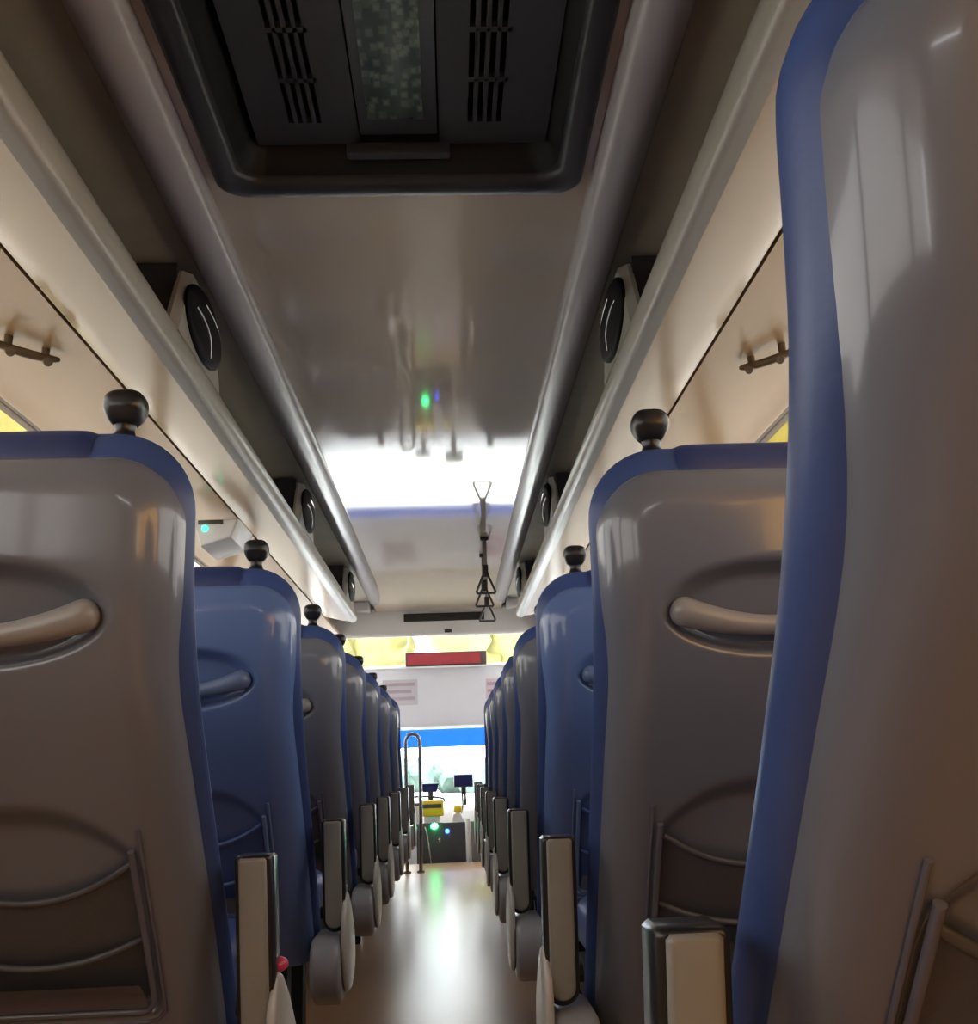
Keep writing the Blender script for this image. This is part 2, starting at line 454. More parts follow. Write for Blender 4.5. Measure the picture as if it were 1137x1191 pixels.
LAB = {
 ('L', 1): 'grey-backed bus seat nearest on the left, cut off by the photo edge',
 ('L', 2): 'blue-backed bus seat left of the aisle, behind a grey armrest',
 ('L', 3): 'grey-backed bus seat directly in front of the blue-backed left seat',
 ('L', 4): 'grey-backed bus seat, fourth from the camera on the left of the aisle',
 ('L', 5): 'grey-backed bus seat, fifth from the camera on the left of the aisle',
 ('L', 6): 'grey-backed bus seat, sixth from the camera on the left of the aisle',
 ('L', 7): 'grey-backed bus seat farthest up the left side, by the steel handrail',
 ('R', 0): 'huge close-up bus seat at the right edge with a wide blue side',
 ('R', 1): 'grey-backed bus seat on the right, half hidden by the close-up seat',
 ('R', 2): 'blue-backed bus seat right of the aisle',
 ('R', 3): 'grey-backed bus seat directly in front of the blue-backed right seat',
 ('R', 4): 'grey-backed bus seat, second in front of the blue-backed right seat',
 ('R', 5): 'grey-backed bus seat, third in front of the blue-backed right seat',
 ('R', 6): 'grey-backed bus seat, fourth in front of the blue-backed right seat',
 ('R', 7): 'grey-backed bus seat farthest up the right side of the aisle',
}
NTH = [None, 'beside the nearest grey aisle seat', 'beside the blue-backed aisle seat', 'one row ahead of the blue-backed aisle seat', 'two rows ahead of the blue-backed aisle seat',
       'three rows ahead of the blue-backed aisle seat', 'four rows ahead of the blue-backed aisle seat', 'beside the farthest aisle seat']
for side, first in (('L', 1), ('R', 1)):
    x = LX - SW / 2 if side == 'L' else RX + SW / 2
    proto, sgn, LL = make_seat(side)
    for k in range(first, 8):
        if k == 2:
            o, _, _ = make_seat(side, True)
        else:
            o = proto if k == first else dup(proto)
        o.location = (x, ROWS[side][k], FZ)
        o['label'] = LAB[(side, k)]; o['group'] = 'seats left of the aisle' if side == 'L' else 'seats right of the aisle'
        if side == 'L' and k == first: first_left = (o, LL)
    # narrower window seats beside them
    pw, _, _ = make_seat(side, window=True); pw.scale.x = 0.87
    for k in range(first, 8):
        o = pw if k == first else dup(pw)
        o.location = (x + (-1 if side == 'L' else 1) * (SW / 2 + 0.006 + SW * 0.435), ROWS[side][k], FZ)
        o['label'] = 'grey window seat on the %s, %s' % ('left' if side == 'L' else 'right', NTH[k]); o['group'] = 'window seats'
LEAN, RAISE, DEP = 0.10, 0.035, 1.0                # the close-up seat is laid back a little farther
o, _, _ = make_seat('R'); o.location = (RX + SW / 2, ROWS['R'][0], FZ); LEAN, RAISE, DEP = 0.0, 0.0, 0.5
o['label'] = LAB[('R', 0)]; o['group'] = 'seats right of the aisle'
# the pink recline button shows only on the nearest left seat (added after the copies were made)
o, LL = first_left
b = MB().sphere(LL(-0.064, 0.262, 0.508), 0.012, 1.1, 1.3, 0.8, sub=3).build('recline_button', M['red'], o)
b['label'] = 'pink recline button'

# ------------------------------------------------------------------ bus body
def hx(h, sgn): return CX + sgn * h
def slab_strip(pts, t=0.02):
    """closed XZ profile out of an open polyline, thickened along its normal"""
    up = []
    for i, p in enumerate(pts):
        a = Vector(pts[max(i - 1, 0)]); b = Vector(pts[min(i + 1, len(pts) - 1)])
        d = (b - a).normalized(); n = Vector((-d.y, d.x)); up.append((p[0] + n.x * t, p[1] + n.y * t))
    return list(pts) + up[::-1]

# floor (ends at the step), lower driver floor
struct(MB().box(CX - HW, CX + HW, Y_REAR, Y_STEP, FZ - 0.05, FZ).build('floor', M['floor']))
struct(MB().box(CX - HW, CX + HW, Y_STEP, Y_WS + 0.1, -0.32, -0.25).build('floor_driver', M['console']))
struct(MB().box(CX - HW, CX + HW, Y_STEP - 0.02, Y_STEP, -0.25, FZ - 0.05).build('trim_step', M['console']))
# rear wall
struct(MB().box(CX - HW - 0.05, CX + HW + 0.05, Y_REAR - 0.05, Y_REAR, FZ - 0.05, 2.1).build('wall_rear', M['wall']))

# ceiling: front panel curving down to the bulkhead, and two strips beside the duct unit
AC_Y = 1.84
CL, CR = CX - 0.47, CX + 0.47
def ceil_strip(x0, x1, y0, y1, n, mb=None):
    mb = mb or MB()
    def zc(y): return CEIL - (0.07 * ((y - 6.3) / 1.0) ** 2 if y > 6.3 else 0)
    prof = [(y0 + (y1 - y0) * i / n, zc(y0 + (y1 - y0) * i / n)) for i in range(n + 1)]
    poly = prof + [(y, z + 0.03) for y, z in prof[::-1]]
    return mb.prism(poly, 'x', x0, x1)
mb = MB()
ceil_strip(CL, CR, AC_Y, 7.3, 40, mb)
ceil_strip(CL, CX - 0.365, Y_REAR, AC_Y, 2, mb); ceil_strip(CX + 0.362, CR, Y_REAR, AC_Y, 2, mb)
struct(mb.build('ceiling', M['ceil']))
struct(MB().box(CX - HW, CX + HW, 7.3, Y_WS + 0.1, 1.90, 1.93).build('ceiling_front', M['white']))
struct(MB().box(CX - HW - 0.06, CX + HW + 0.06, Y_REAR - 0.05, Y_WS + 0.12, 2.16, 2.20).build('roof', M['white']))

for sgn, nm in ((-1, 'left'), (1, 'right')):
    H = lambda h: CX + sgn * h
    # rounded cove along the ceiling edge
    pts = []
    for i in range(17):
        a = pi * i / 16
        pts.append((0.455 - 0.052 * cos(a), 1.952 - 0.050 * sin(a) ** 0.8 if 0 < i < 16 else 1.952))
    prof = [(H(h), z) for h, z in pts] + [(H(0.507), 1.99), (H(0.403), 1.99)]
    struct(MB().prism(prof, 'y', Y_REAR, 7.3).build('trim_cove_' + nm, M['cove'], sharp=60))
    # roof lining over the rack bay
    prof = [(H(0.50), 1.945), (H(0.75), 1.925), (H(0.98), 1.88), (H(1.09), 1.80), (H(1.10), 1.76), (H(1.13), 1.76), (H(1.13), 1.84), (H(1.0), 1.92), (H(0.75), 1.965), (H(0.50), 1.985)]
    struct(MB().prism(prof, 'y', Y_REAR, 7.3).build('ceiling_bay_' + nm, M['bay'], sharp=60))
    # lower wall with sill, window band above
    struct(MB().box(*sorted((H(HW), H(HW + 0.05))), Y_REAR, Y_WS, -0.32, 0.93).build('wall_' + nm, M['wall']))
    struct(MB().box(*sorted((H(HW - 0.03), H(HW + 0.05))), Y_REAR, 7.3, 0.93, 0.96, 0.008).build('trim_sill_' + nm, M['pillar']))
    struct(MB().box(*sorted((H(HW), H(HW + 0.05))), Y_REAR, Y_WS, 1.755, 2.16).build('wall_upper_' + nm, M['wall']))
    # tan panel over the windows between rack seam and glass
    prof = slab_strip([(H(0.728), 1.702), (H(0.85), 1.712), (H(1.0), 1.732), (H(1.095), 1.748)] if sgn < 0 else [(H(1.095), 1.748), (H(1.0), 1.732), (H(0.85), 1.712), (H(0.728), 1.702)], -0.016 if sgn < 0 else -0.016)
    prof = [(H(0.728), 1.702), (H(0.85), 1.712), (H(1.0), 1.732), (H(1.075), 1.743), (H(1.086), 1.741), (H(1.099), 1.744), (H(1.099), 1.79), (H(0.728), 1.722)]
    struct(MB().prism(prof, 'y', Y_REAR, 7.3).build('trim_panel_' + nm, M['side'], sharp=60))
    # windows
    ys = [-1.75, -0.95, 0.45, 1.90, 3.45, 5.20, 7.15]
    for i in range(6):
        y0, y1 = ys[i] + 0.05, ys[i + 1] - 0.05
        n = i + 1 + (6 if sgn > 0 else 0)
        fr = MB().box(*sorted((H(HW - 0.005), H(HW + 0.045))), ys[i + 1] - 0.05, ys[i + 1] + 0.05, 0.955, 1.76, 0.006)
        fr.box(*sorted((H(HW - 0.004), H(HW + 0.045))), y0, y1, 1.747, 1.76)
        fr.box(*sorted((H(HW), H(HW + 0.045))), y0, y1, 0.955, 0.985)
        w = struct(fr.build('window_%d' % n, M['pillar']))
        MB().box(*sorted((H(HW + 0.015), H(HW + 0.021))), y0, y1, 0.985, 1.747).build('pane', M['glassa'] if n in (7, 8) else M['glasss'], w)  # rear right panes carry the added warming tint
    # tall front side glazing (driver window / passenger door)
    n = 13 if sgn < 0 else 14
    fr = MB().box(*sorted((H(HW), H(HW + 0.045))), Y_WS - 0.10, Y_WS, 0.93, 1.76)
    w = struct(fr.build('window_%d' % n, M['pillar']))
    MB().box(*sorted((H(HW + 0.015), H(HW + 0.021))), 7.13, Y_WS - 0.1, 0.93, 1.755).build('pane', M['glassf'], w)

    # luggage rack: rail, shelf, dividers
    T = 'left' if sgn < 0 else 'right'
    rk = thing('luggage_rack', 'long beige overhead luggage rack along the %s side, above the seats' % T, 'luggage rack', (H(0.8), 2, 1.66), 'overhead luggage racks')
    ox, oy, oz = rk.location
    Q = lambda pr: [(x - ox, z - oz) for x, z in pr]
    # underside + shelf
    pr = [(H(0.545), 1.662), (H(0.60), 1.668), (H(0.66), 1.684), (H(0.716), 1.699), (H(0.724), 1.706), (H(0.724), 1.725), (H(0.545), 1.700)]
    MB().prism(Q(pr), 'y', Y_REAR - oy, RACK_END - oy).build('rack_underside', M['rack'], rk, sharp=60)
    pr = [(H(0.724), 1.727), (H(1.09), 1.775), (H(1.09), 1.785), (H(0.545), 1.712), (H(0.545), 1.702)]
    MB().prism(Q(pr), 'y', Y_REAR - oy, RACK_END - oy).build('shelf', M['bay'], rk, sharp=60)
    # rail: rounded front lip
    pr = []
    for i in range(13):
        a = -pi / 2 + pi * i / 12
        pr.append((H(0.530 - 0.022 * cos(a)), 1.694 + 0.040 * sin(a)))
    pr += [(H(0.552), 1.734), (H(0.556), 1.69), (H(0.552), 1.654)]
    MB().prism(Q(pr), 'y', Y_REAR - oy, RACK_END - oy, 0.0).build('front_rail', M['rail'], rk, sharp=60)
    MB().prism(Q([(H(0.545), 1.668), (H(0.72), 1.70), (H(1.09), 1.775), (H(1.09), 1.80), (H(0.53), 1.73)]), 'y', RACK_END - oy, RACK_END + 0.02 - oy).build('end_cap', M['rail'], rk)
    for yc in (2.27, 4.08, 5.90):
        # divider: dark panel facing the rear, pale aisle face, black oval insert with chrome lines
        bx = []
        yb0, yb1, yt0, yt1 = yc - 0.23, yc + 0.21, yc - 0.13, yc + 0.13
        N = 8
        dv = MB()
        rows = []
        for j in range(N + 1):
            t = j / N; z = 1.725 + (1.915 - 1.725) * t
            a, bq = yb0 + (yt0 - yb0) * t, yb1 + (yt1 - yb1) * t
            h0 = 0.514 + 0.010 * (1 - (2 * t - 1) ** 2) * 0 
            rows.append([(H(h0 + 0.02) - ox, a - oy, z - oz), (H(h0) - ox, a + 0.02 - oy, z - oz), (H(h0) - ox, bq - 0.02 - oy, z - oz), (H(h0 + 0.02) - ox, bq - oy, z - oz),
                         (H(h0 + 0.03) - ox, bq - oy, z - oz), (H(h0 + 0.03) - ox, a - oy, z - oz)])
        dv.rings(rows)
        d = dv.build('rack_bracket', M['rail'], rk)
        MB().box(*sorted((H(0.542) - ox, H(1.0) - ox)), yc - 0.15 - oy, yc + 0.12 - oy, 1.735 - oz, 1.925 - oz).build('divider_panel', M['acframe'], d)
        # oval insert standing 8 mm proud of the face
        ring = lambda k, h: [(H(h) - ox, yc - 0.005 + 0.165 * k * cos(2 * pi * i / 40) - oy, 1.822 + 0.088 * k * sin(2 * pi * i / 40) - oz) for i in range(40)]
        MB().rings([ring(1.0, 0.516), ring(1.0, 0.508), ring(0.92, 0.502), ring(0.75, 0.498), ring(0.5, 0.496), ring(0.25, 0.4955)], cap0=False).build('oval_vent', M['vent'], d, sharp=60)
        def chrome(pl):
            pts = []
            for q in range(len(pl) - 1):
                for t in (0, 0.25, 0.5, 0.75): pts.append((pl[q][0] + (pl[q + 1][0] - pl[q][0]) * t, pl[q][1] + (pl[q + 1][1] - pl[q][1]) * t))
            pts.append(pl[-1])
            MB().tube([(H(0.4965 + 0.012 * (a * a + b * b) ** 1.5) - ox, yc - 0.005 + 0.165 * a - oy, 1.822 + 0.088 * b - oz) for a, b in pts], 0.0045, 8).build('chrome_line', M['chrome'], d, sharp=80)
        chrome([(-0.25, 0.52), (0.2, 0.50), (0.62, 0.44)])
        chrome([(-0.70, 0.04), (-0.42, 0.0), (-0.12, -0.10), (0.06, -0.28), (0.14, -0.50), (0.18, -0.74)])

    # coat hook bar on the tan panel
    yy = 2.09 if sgn < 0 else 2.22
    hh = 0.86 if sgn < 0 else 0.88
    z0 = 1.715
    hk = thing('coat_hook', ('tan coat hook bar on the left panel above the window' if sgn < 0 else 'tan coat hook bar on the right panel beside the close-up seat'), 'coat hook', (H(hh), yy, z0), 'coat hooks above the windows')
    hk.rotation_euler.z = -sgn * radians(46)
    pts = [(0.075 * sgn * (2 * i / 16 - 1), 0.012 * (1 - (2 * i / 16 - 1) ** 2) * 0, -0.022 - 0.006 * (1 - (2 * i / 16 - 1) ** 2)) for i in range(17)]
    MB().tube(pts, [0.005 + 0.006 * sqrt(max(0, 1 - (2 * i / 16 - 1) ** 2)) for i in range(17)], 10).build('bar', M['pillar'], hk, sharp=70)
    for q in (-0.042, 0.042):
        MB().tube([(q, 0, 0.012), (q, 0, -0.022), (q, -0.004, -0.036), (q, -0.018, -0.042)], [0.010, 0.009, 0.009, 0.011], 10).build('hook', M['pillar'], hk, sharp=70)

# ------------------------------------------------------------------ roof duct unit above the aisle
ac = thing('ceiling_air_unit', 'dark grey ceiling air unit with slotted grilles and circuit board window', 'air conditioner', (CX, 0.8, CEIL))
def A(x, y, z): return (x - CX, y - 0.8, z - CEIL)
def rrect(x0, x1, y0, y1, r, ch, n=6):
    """rectangle with rounded far corners (y1)"""
    p = [(x0, y0), (x1, y0)]
    for i in range(n + 1):
        a = pi / 2 * i / n; p.append((x1 - r + r * cos(a), y1 - r + r * sin(a)))
    for i in range(n + 1):
        a = pi / 2 + pi / 2 * i / n; p.append((x0 + r + r * cos(a), y1 - r + r * sin(a)))
    return p
ACL, ACR, ACF, ACB = -0.462, 0.305, 1.865, -0.55
def acring(ins, z, r): return [A(x, y, z) for x, y in rrect(ACL + ins, ACR - ins, ACB + ins, ACF - ins, r, 0)]
MB().rings([acring(0.0, 1.952, 0.06), acring(0.004, 1.932, 0.058), acring(0.014, 1.926, 0.052), acring(0.046, 1.928, 0.05), acring(0.054, 1.936, 0.05), acring(0.056, 1.95, 0.05)],
           cap0=False, cap1=False).build('frame', M['acframe'], ac, sharp=50, recalc=False)
MB().rings([acring(0.055, 1.948, 0.05), acring(0.062, 1.975, 0.05), acring(0.095, 2.03, 0.04), acring(0.10, 2.10, 0.04)], cap0=False).build('recess', M['blackm'], ac, sharp=50, recalc=False)
GZ = 1.995
def grille(x0, x1, sx0, sx1):
    mb = MB()
    bx = lambda a, b, c, d: mb.box(a - CX, b - CX, c - 0.8, d - 0.8, GZ - CEIL, GZ + 0.014 - CEIL)
    bx(x0, sx0, -0.4, 1.77); bx(sx1, x1, -0.4, 1.77)
    pitch = (sx1 - sx0) / 4; sl = pitch * 0.56
    for i in range(3):
        bx(sx0 + i * pitch + sl, sx0 + (i + 1) * pitch, -0.35, 1.70)
    bx(sx0 + 3 * pitch + sl, sx1, -0.35, 1.70)
    bx(sx0, sx1, 1.70, 1.77); bx(sx0, sx1, -0.4, -0.35)
    y = 1.70
    while y > -0.3:
        bx(sx0, sx1, y - 0.13, y - 0.118); y -= 0.13
    return mb
GL, GR = -0.366, 0.225
g1 = grille(GL, -0.158, -0.292, -0.220); g1.build('grille_panel', M['acgrille'], ac)
g2 = grille(0.004, GR, 0.062, 0.138); g2.build('grille_panel', M['acgrille'], ac)
cp = MB().box(-0.155 - CX, 0.001 - CX, -1.2, 1.735 - 0.8, GZ - 0.004 - CEIL, GZ + 0.014 - CEIL, 0.003).build('centre_panel', M['acgrille'], ac)
MB().box(-0.136 - CX, -0.026 - CX, -1.0, 1.68 - 0.8, GZ - 0.008 - CEIL, GZ - 0.0035 - CEIL, 0.002).build('circuit_board', M['pcb'], cp)
MB().box(-0.184 - CX, 0.026 - CX, 1.748 - 0.8, 1.772 - 0.8, 1.958 - CEIL, 1.985 - CEIL, 0.004).build('latch_tab', M['acgrille'], ac)

# ------------------------------------------------------------------ front bulkhead and windscreen
mb = MB()
mb.prism([(7.30, 2.05), (7.30, 1.885), (7.30, 1.715), (7.315, 1.695), (7.34, 1.690), (7.37, 1.70), (7.38, 2.05)], 'x', CX - HW, CX + HW)
for q in (-1, 1): mb.box(*sorted((CX + q * 0.505, CX + q * HW)), 7.18, 7.30, 1.87, 2.0, 0.01)
struct(mb.build('wall_front_bulkhead', M['white'], sharp=60))
ds = thing('display_sign', 'narrow black display bar on the white front bulkhead above the windscreen', 'display', (-0.04, 7.29, 1.827))
MB().box(-0.30, 0.30, -0.012, 0.010, -0.029, 0.029, 0.004).build('case', M['blackm'], ds)
MB().box(-0.285, 0.285, -0.015, -0.0121, -0.021, 0.021).build('screen', M['led'], ds)
cm = thing('dome_camera', 'tiny dark dome camera under the black display bar', 'camera', (-0.012, 7.30, 1.722))
MB().sphere((0, -0.006, 0), 0.018, 1.3, 0.8, 0.8).build('dome', M['black'], cm)
MB().box(-0.028, 0.028, -0.004, 0.004, -0.012, 0.014, 0.003).build('base', M['acframe'], cm)

# windscreen: frame, glass, blue sun band
fr = MB().box(CX - HW - 0.05, CX - HW + 0.05, Y_WS, Y_WS + 0.06, -0.3, 2.1).box(CX + HW - 0.05, CX + HW + 0.05, Y_WS, Y_WS + 0.06, -0.3, 2.1)
fr.box(CX - HW, CX + HW, Y_WS, Y_WS + 0.06, 1.88, 2.16).box(CX - HW, CX + HW, Y_WS, Y_WS + 0.06, -0.3, 0.42)
w = struct(fr.build('window_15', M['white']))
MB().box(CX - HW + 0.05, CX + HW - 0.05, Y_WS + 0.02, Y_WS + 0.026, 0.42, 1.88).build('pane', M['glassw'], w)
MB().grid(lambda a, b: (CX - HW + 0.06 + (2 * HW - 0.12) * a, Y_WS + 0.012, 0.90 + 0.17 * b), 4, 2).build('sun_band', M['band'], w)

# sunshade panel across the windscreen, notices on it
ss = thing('sun_blind', 'broad white sunshade panel across the windscreen, below the red board', 'sunshade', (CX, 8.27, 1.3))
MB().box(-1.04, 1.04, -0.006, 0.006, -0.235, 0.245, 0.004).build('panel', M['shade'], ss)
MB().box(-1.05, 1.05, -0.020, 0.020, 0.245, 0.268, 0.008).build('top_roller', M['white'], ss)
MB().box(-1.05, 1.05, -0.014, 0.014, -0.255, -0.233, 0.006).build('bottom_bar', M['white'], ss)
def notice(x0, x1, z0, z1, base, lab):
    t = thing('notice_sticker', lab, 'notice', ((x0 + x1) / 2, 8.262, (z0 + z1) / 2), 'faded notices on the sunshade')
    w2, h2 = (x1 - x0) / 2, (z1 - z0) / 2
    MB().box(-w2, w2, -0.001, 0.0015, -h2, h2).build('sheet', base, t)
    mb = MB()
    for i in range(3):
        zz = h2 * (0.62 - 0.55 * i)
        mb.box(-w2 * 0.9, w2 * (0.85 - 0.2 * (i % 2)), -0.0022, -0.0008, zz - h2 * 0.13, zz + h2 * 0.13)
    mb.build('print', M['inkp'], t)
notice(-0.57, -0.28, 1.245, 1.455, M['stickerg'], 'faded grey notice on the left of the white sunshade')
notice(0.29, 0.50, 1.22, 1.44, M['sticker'], 'faded pink notice on the right of the white sunshade')

rs = thing('sign_board', 'dark red sign board hanging at the top of the windscreen', 'sign', (-0.037, 8.22, 1.612))
MB().box(-0.337, 0.337, -0.02, 0.02, -0.056, 0.056, 0.004).build('case', M['signf'], rs)
MB().box(-0.322, 0.285, -0.0235, -0.0195, -0.045, 0.044).build('face', M['sign'], rs)
for q in (-0.2, 0.2): MB().tube([(q, 0.0, 0.05), (q, 0.02, 0.29)], 0.004, 8).build('hanger', M['steel'], rs)

# ------------------------------------------------------------------ driver area
db = thing('dashboard', 'white dashboard below the windscreen', 'dashboard', (CX, 8.1, 0.4))
pr = [(-0.28, -0.64), (-0.30, -0.10), (-0.27, 0.0), (-0.20, 0.04), (0.05, 0.07), (0.28, 0.08), (0.285, -0.64)]
MB().prism(pr, 'x', -1.03, 1.03, 0.02, 3).build('body', M['dash'], db, sharp=50)
MB().box(-0.72, -0.50, -0.34, -0.29, -0.06, 0.0, 0.01).build('switch_panel', M['console2'], db)
mo = thing('monitor', 'small dark blue monitor standing on the white dashboard', 'monitor', (0.075, 7.90, 0.57))
MB().box(-0.075, 0.075, -0.015, 0.015, 0.012, 0.108, 0.006).build('case', M['black'], mo)
MB().box(-0.066, 0.066, -0.0175, -0.0145, 0.022, 0.098).build('screen', M['screen'], mo)
MB().box(-0.02, 0.02, -0.01, 0.02, -0.122, 0.014, 0.004).build('stand', M['black'], mo)
it = thing('instrument_display', 'slanted black instrument display left of the blue monitor', 'display', (-0.182, 7.92, 0.583))
MB().prism([(-0.075, 0.036), (0.068, 0.036), (0.05, -0.030), (-0.06, -0.030)], 'y', -0.012, 0.012, 0.004).build('case', M['black'], it)
MB().prism([(-0.066, 0.030), (0.060, 0.030), (0.044, -0.024), (-0.052, -0.024)], 'y', -0.0145, -0.0115).build('screen', M['screen'], it)
MB().box(-0.02, 0.02, 0.0, 0.02, -0.132, -0.02, 0.004).build('stand', M['black'], it)
st = thing('steering_wheel', 'thin dark steering wheel rim left of the aisle, before the dashboard', 'steering wheel', (-0.27, 7.66, 0.50))
tilt = Matrix.Rotation(radians(14), 3, 'X')
MB().tube([tilt @ Vector((0.20 * cos(2 * pi * i / 40), 0.11 * sin(2 * pi * i / 40), 0)) for i in range(40)], 0.008, 10, closed=True).build('rim', M['blackm'], st)
mb = MB()
for a in (90, 210, 330):
    mb.tube([tilt @ Vector((0.195 * cos(radians(a)), 0.107 * sin(radians(a)), 0)), tilt @ Vector((0.02 * cos(radians(a)), 0.02 * sin(radians(a)), -0.02))], 0.006, 8)
mb.build('spokes', M['console2'], st)
MB().tube([tilt @ Vector((0, 0, -0.01)), tilt @ Vector((0, 0.03, -0.70))], 0.025, 12).build('column', M['dash'], st)
fb = thing('ticket_box', 'yellow box with a dark slot below the slanted display', 'ticket box', (-0.163, 7.48, 0.452))
MB().box(-0.085, 0.085, -0.06, 0.06, -0.055, 0.055, 0.008).build('body', M['yellow'], fb)
MB().box(-0.075, 0.070, -0.064, -0.058, 0.002, 0.030, 0.002).build('slot', M['console'], fb)
MB().box(-0.06, 0.06, -0.05, 0.05, -0.70, -0.053, 0.01).build('pedestal', M['dash'], fb)
gb = thing('lever_console', 'white gear lever console with a yellow cap beside the white pole', 'gear lever', (0.02, 7.60, 0.10))
MB().prism([(-0.06, -0.36), (-0.055, 0.22), (-0.03, 0.30), (0.02, 0.32), (0.06, 0.24), (0.07, -0.36)], 'y', -0.05, 0.05, 0.012, 3).build('body', M['dash'], gb, sharp=50)
MB().box(-0.025, 0.035, -0.055, 0.02, 0.31, 0.36, 0.012).build('cap', M['yellow'], gb)
MB().tube([(0.03, 0.0, 0.30), (0.05, -0.01, 0.40), (0.06, -0.01, 0.44)], [0.006, 0.006, 0.012], 8).build('lever', M['steel'], gb)

cn = thing('front_console', 'low charcoal console at the end of the aisle with green and blue lights', 'console', (-0.09, 7.36, 0.0))
MB().box(-0.185, 0.165, -0.02, 0.02, -0.25, 0.355, 0.006).build('panel', M['console'], cn)
MB().sphere((-0.056, -0.026, 0.334), 0.026, 1, 0.5, 0.8).build('green_light', M['ledg'], cn)
MB().sphere((0.035, -0.024, 0.296), 0.016, 1, 0.5, 1).build('blue_light', M['ledb'], cn)
MB().sphere((-0.02, -0.022, 0.235), 0.010, 1, 0.4, 1.4).build('catch', M['chrome'], cn)
MB().tube([(-0.125 + 0.04 * (i / 12) ** 0.6, -0.026 - 0.01 * sin(i), 0.33 - 0.245 * i / 12) for i in range(13)], 0.0045, 8).build('cable', M['cream'], cn)
tag(MB().box(0.113, 0.40, 7.33, 7.37, -0.25, 0.357, 0.006).build('partition_panel', M['console2']), 'plain grey partition panel right of the thin white pole', 'partition')
tag(MB().tube([(0.093, 7.345, -0.25), (0.093, 7.345, 0.38)], 0.015, 12).build('white_pole', M['whitem']), 'thin white pole between the two front console panels', 'pole')

# steel handrail beside the front left seat
hr = thing('handrail', 'bent steel handrail standing beside the farthest left seat', 'handrail', (-0.265, 6.66, FZ))
pts = [(-0.046, 0, 0.0), (-0.046, 0, 0.78)] + [(-0.046 + 0.04 - 0.04 * cos(pi / 2 * i / 6), 0, 0.82 + 0.048 * sin(pi / 2 * i / 6)) for i in range(7)] + \
      [(0.006 + 0.04 * sin(pi / 2 * i / 6), 0, 0.82 + 0.048 * cos(pi / 2 * i / 6)) for i in range(7)] + [(0.046, 0, 0.78), (0.046, 0, 0.35), (0.040, 0, 0.0)]
MB().tube(pts, 0.012, 12).build('rail', M['steel'], hr, sharp=70)
for x in (-0.046, 0.040): MB().tube([(x, 0, 0), (x, 0, 0.012)], 0.025, 14).build('foot', M['steel'], hr)
MB().tube([(-0.046, 0, 0.42), (0.044, 0, 0.42)], 0.010, 10).build('crossbar', M['steel'], hr)

# hanging straps
for y, x, lab in ((5.20, 0.200, 'hanging strap with triangular grip, nearest of the three'), (5.65, 0.207, 'hanging strap with triangular grip, middle of the three'),
                  (6.25, 0.243, 'hanging strap with triangular grip, farthest and lowest-looking of the three')):
    t = thing('hanging_strap', lab, 'strap', (x, y, CEIL), 'hanging straps under the ceiling')
    MB().box(-0.022, 0.022, -0.014, 0.014, -0.022, 0.0, 0.005).build('bracket', M['grip'], t)
    MB().box(-0.011, 0.011, -0.003, 0.003, -0.20, -0.018, 0.001).build('strap', M['strap'], t)
    MB().box(-0.016, 0.016, -0.006, 0.006, -0.225, -0.155, 0.004).build('clip', M['grip'], t)
    c = [(-0.014, -0.215), (-0.050, -0.302), (-0.046, -0.312), (0.046, -0.312), (0.050, -0.302), (0.014, -0.215)]
    dense = []
    for i in range(6):
        p, q = c[i], c[(i + 1) % 6]
        for k in range(4): dense.append((p[0] + (q[0] - p[0]) * k / 4, 0, p[1] + (q[1] - p[1]) * k / 4))
    MB().tube(dense, 0.0065, 10, closed=True).build('grip', M['grip'], t, sharp=70)

# service box with teal light under the left rack
sv = thing('hanging_service_box', 'white service box with a teal light under the left rack', 'service box', (-0.848, 3.62, 1.655))
MB().prism([(-0.085, 0.0), (0.085, 0.0), (0.06, -0.07), (-0.05, -0.10)], 'y', -0.11, 0.16, 0.01, 2).build('case', M['white'], sv, sharp=50)
MB().sphere((-0.035, -0.112, -0.036), 0.012, 1, 0.5, 1).build('light', M['ledt'], sv)
MB().box(-0.06, 0.03, -0.118, -0.108, -0.020, -0.006, 0.002).build('dark_lip', M['grip'], sv)

# ------------------------------------------------------------------ outside
struct(MB().box(-60, 60, -40, 120, -1.0, -0.9).build('ground', M['road']))
def tree(x, y, h, r, mat, lab, seed, low=0.3):
    rnd = random.Random(seed)
    t = thing('roadside_tree', lab, 'tree', (x, y, -0.9), 'trees beyond the windscreen')
    MB().tube([(0, 0, 0), (0.05, 0, h * 0.3), (0.0, 0.05, h * 0.6)], [0.16, 0.12, 0.08], 10).build('trunk', M['bark'], t)
    mb = MB()
    for i in range(26):
        a = rnd.uniform(0, 2 * pi); q = rnd.uniform(0, 1) ** 0.5
        c = Vector((r * q * cos(a) * 0.8, r * q * sin(a) * 0.8, h * (low + (0.92 - low) * rnd.random())))
        bm = bmesh.new(); bmesh.ops.create_icosphere(bm, subdivisions=3, radius=1)
        s0 = r * rnd.uniform(0.30, 0.48)
        for v in bm.verts:
            k = 1 + 0.22 * sin(v.co.x * 7 + i) * sin(v.co.y * 8 + i * 2) + rnd.uniform(-0.12, 0.12)
            v.co = c + v.co * s0 * k
        mb.bm(bm)
    mb.build('crown', mat, t, sharp=85)
tree(-3.5, 25.0, 7.4, 2.2, M['leaf'], 'sunlit yellow-green tree left beyond the windscreen', 1, 0.52)
tree(1.75, 23.0, 7.6, 2.3, M['leaf'], 'sunlit yellow-green tree straight ahead beyond the windscreen', 2, 0.52)
tree(6.6, 22.0, 7.4, 2.2, M['leaf'], 'sunlit yellow-green tree right beyond the windscreen', 3, 0.52)
tree(-8.0, 15.6, 10.5, 3.0, M['leafy'], 'tall yellow tree outside the left side windows', 4, 0.3)
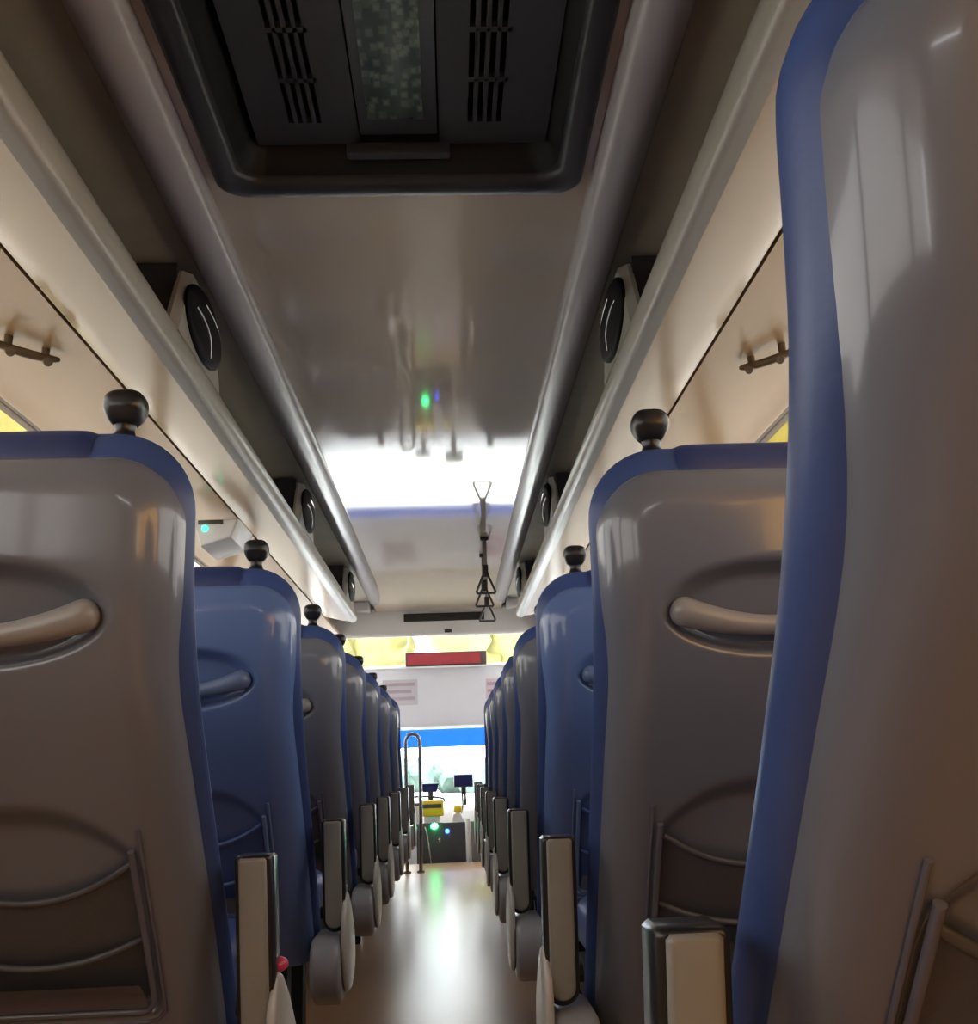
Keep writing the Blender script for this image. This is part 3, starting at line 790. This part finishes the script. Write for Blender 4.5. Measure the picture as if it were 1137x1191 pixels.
tree(11.0, 27.0, 14.5, 3.6, M['leafy'], 'tall yellow tree outside the right side windows', 5, 0.3)
hd = MB()
rnd = random.Random(11)
for i in range(60):
    bm = bmesh.new(); bmesh.ops.create_icosphere(bm, subdivisions=2, radius=1)
    c = Vector((-24 + 48 * i / 59, 62 + rnd.uniform(-1, 1), -0.4 + rnd.uniform(0, 1.2)))
    for v in bm.verts: v.co = c + v.co * 1.1 * (1 + rnd.uniform(-0.15, 0.15))
    hd.bm(bm)
tag(hd.build('hedge', M['leaf2'], sharp=20), 'long pale green hedge far down the road ahead', 'hedge', kind='stuff')

# ------------------------------------------------------------------ light
wd = bpy.data.worlds.new('daylight'); SC.world = wd; wd.use_nodes = True
bg = wd.node_tree.nodes['Background']
bg.inputs['Color'].default_value = (0.93, 0.96, 1.0, 1); bg.inputs['Strength'].default_value = 13.0
def portal(name, loc, rot, sx, sy):
    l = bpy.data.lights.new(name, 'AREA'); l.shape = 'RECTANGLE'; l.size = sx; l.size_y = sy
    l.cycles.is_portal = True
    o = bpy.data.objects.new(name, l); COL.objects.link(o); o.location = loc; o.rotation_euler = rot
portal('daylight_portal_windscreen', (CX, Y_WS + 0.08, 1.15), (radians(-90), 0, 0), 2.0, 1.46)
portal('daylight_portal_left', (CX - HW - 0.06, 3.2, 1.35), (0, radians(-90), 0), 0.8, 9.8)
portal('daylight_portal_right', (CX + HW + 0.06, 3.2, 1.35), (0, radians(90), 0), 0.8, 9.8)

# ------------------------------------------------------------------ camera
cam = bpy.data.cameras.new('camera'); co = bpy.data.objects.new('camera', cam); COL.objects.link(co)
cam.sensor_fit = 'HORIZONTAL'; cam.sensor_width = 36.0; cam.lens = 36.0 * 1138.0 / 1137.0
cam.clip_start = 0.02; cam.clip_end = 300
Rm = Matrix(((0.99872457, 0.02615252, -0.04318892), (-0.03528248, -0.25037806, -0.96750503), (-0.03611625, 0.96779485, -0.24913599)))
mw = Rm.to_4x4(); mw.translation = (0, 0, 0.75)
co.matrix_world = mw
SC.camera = co

SC.view_settings.view_transform = 'Standard'
SC.view_settings.look = 'None'
SC.view_settings.exposure = 0.38
SC.view_settings.gamma = 1.0
SC.view_settings.use_curve_mapping = False
SC.cycles.use_denoising = True
SC.cycles.max_bounces = 10
SC.cycles.diffuse_bounces = 5
SC.cycles.transparent_max_bounces = 12
SC.cycles.sample_clamp_indirect = 12
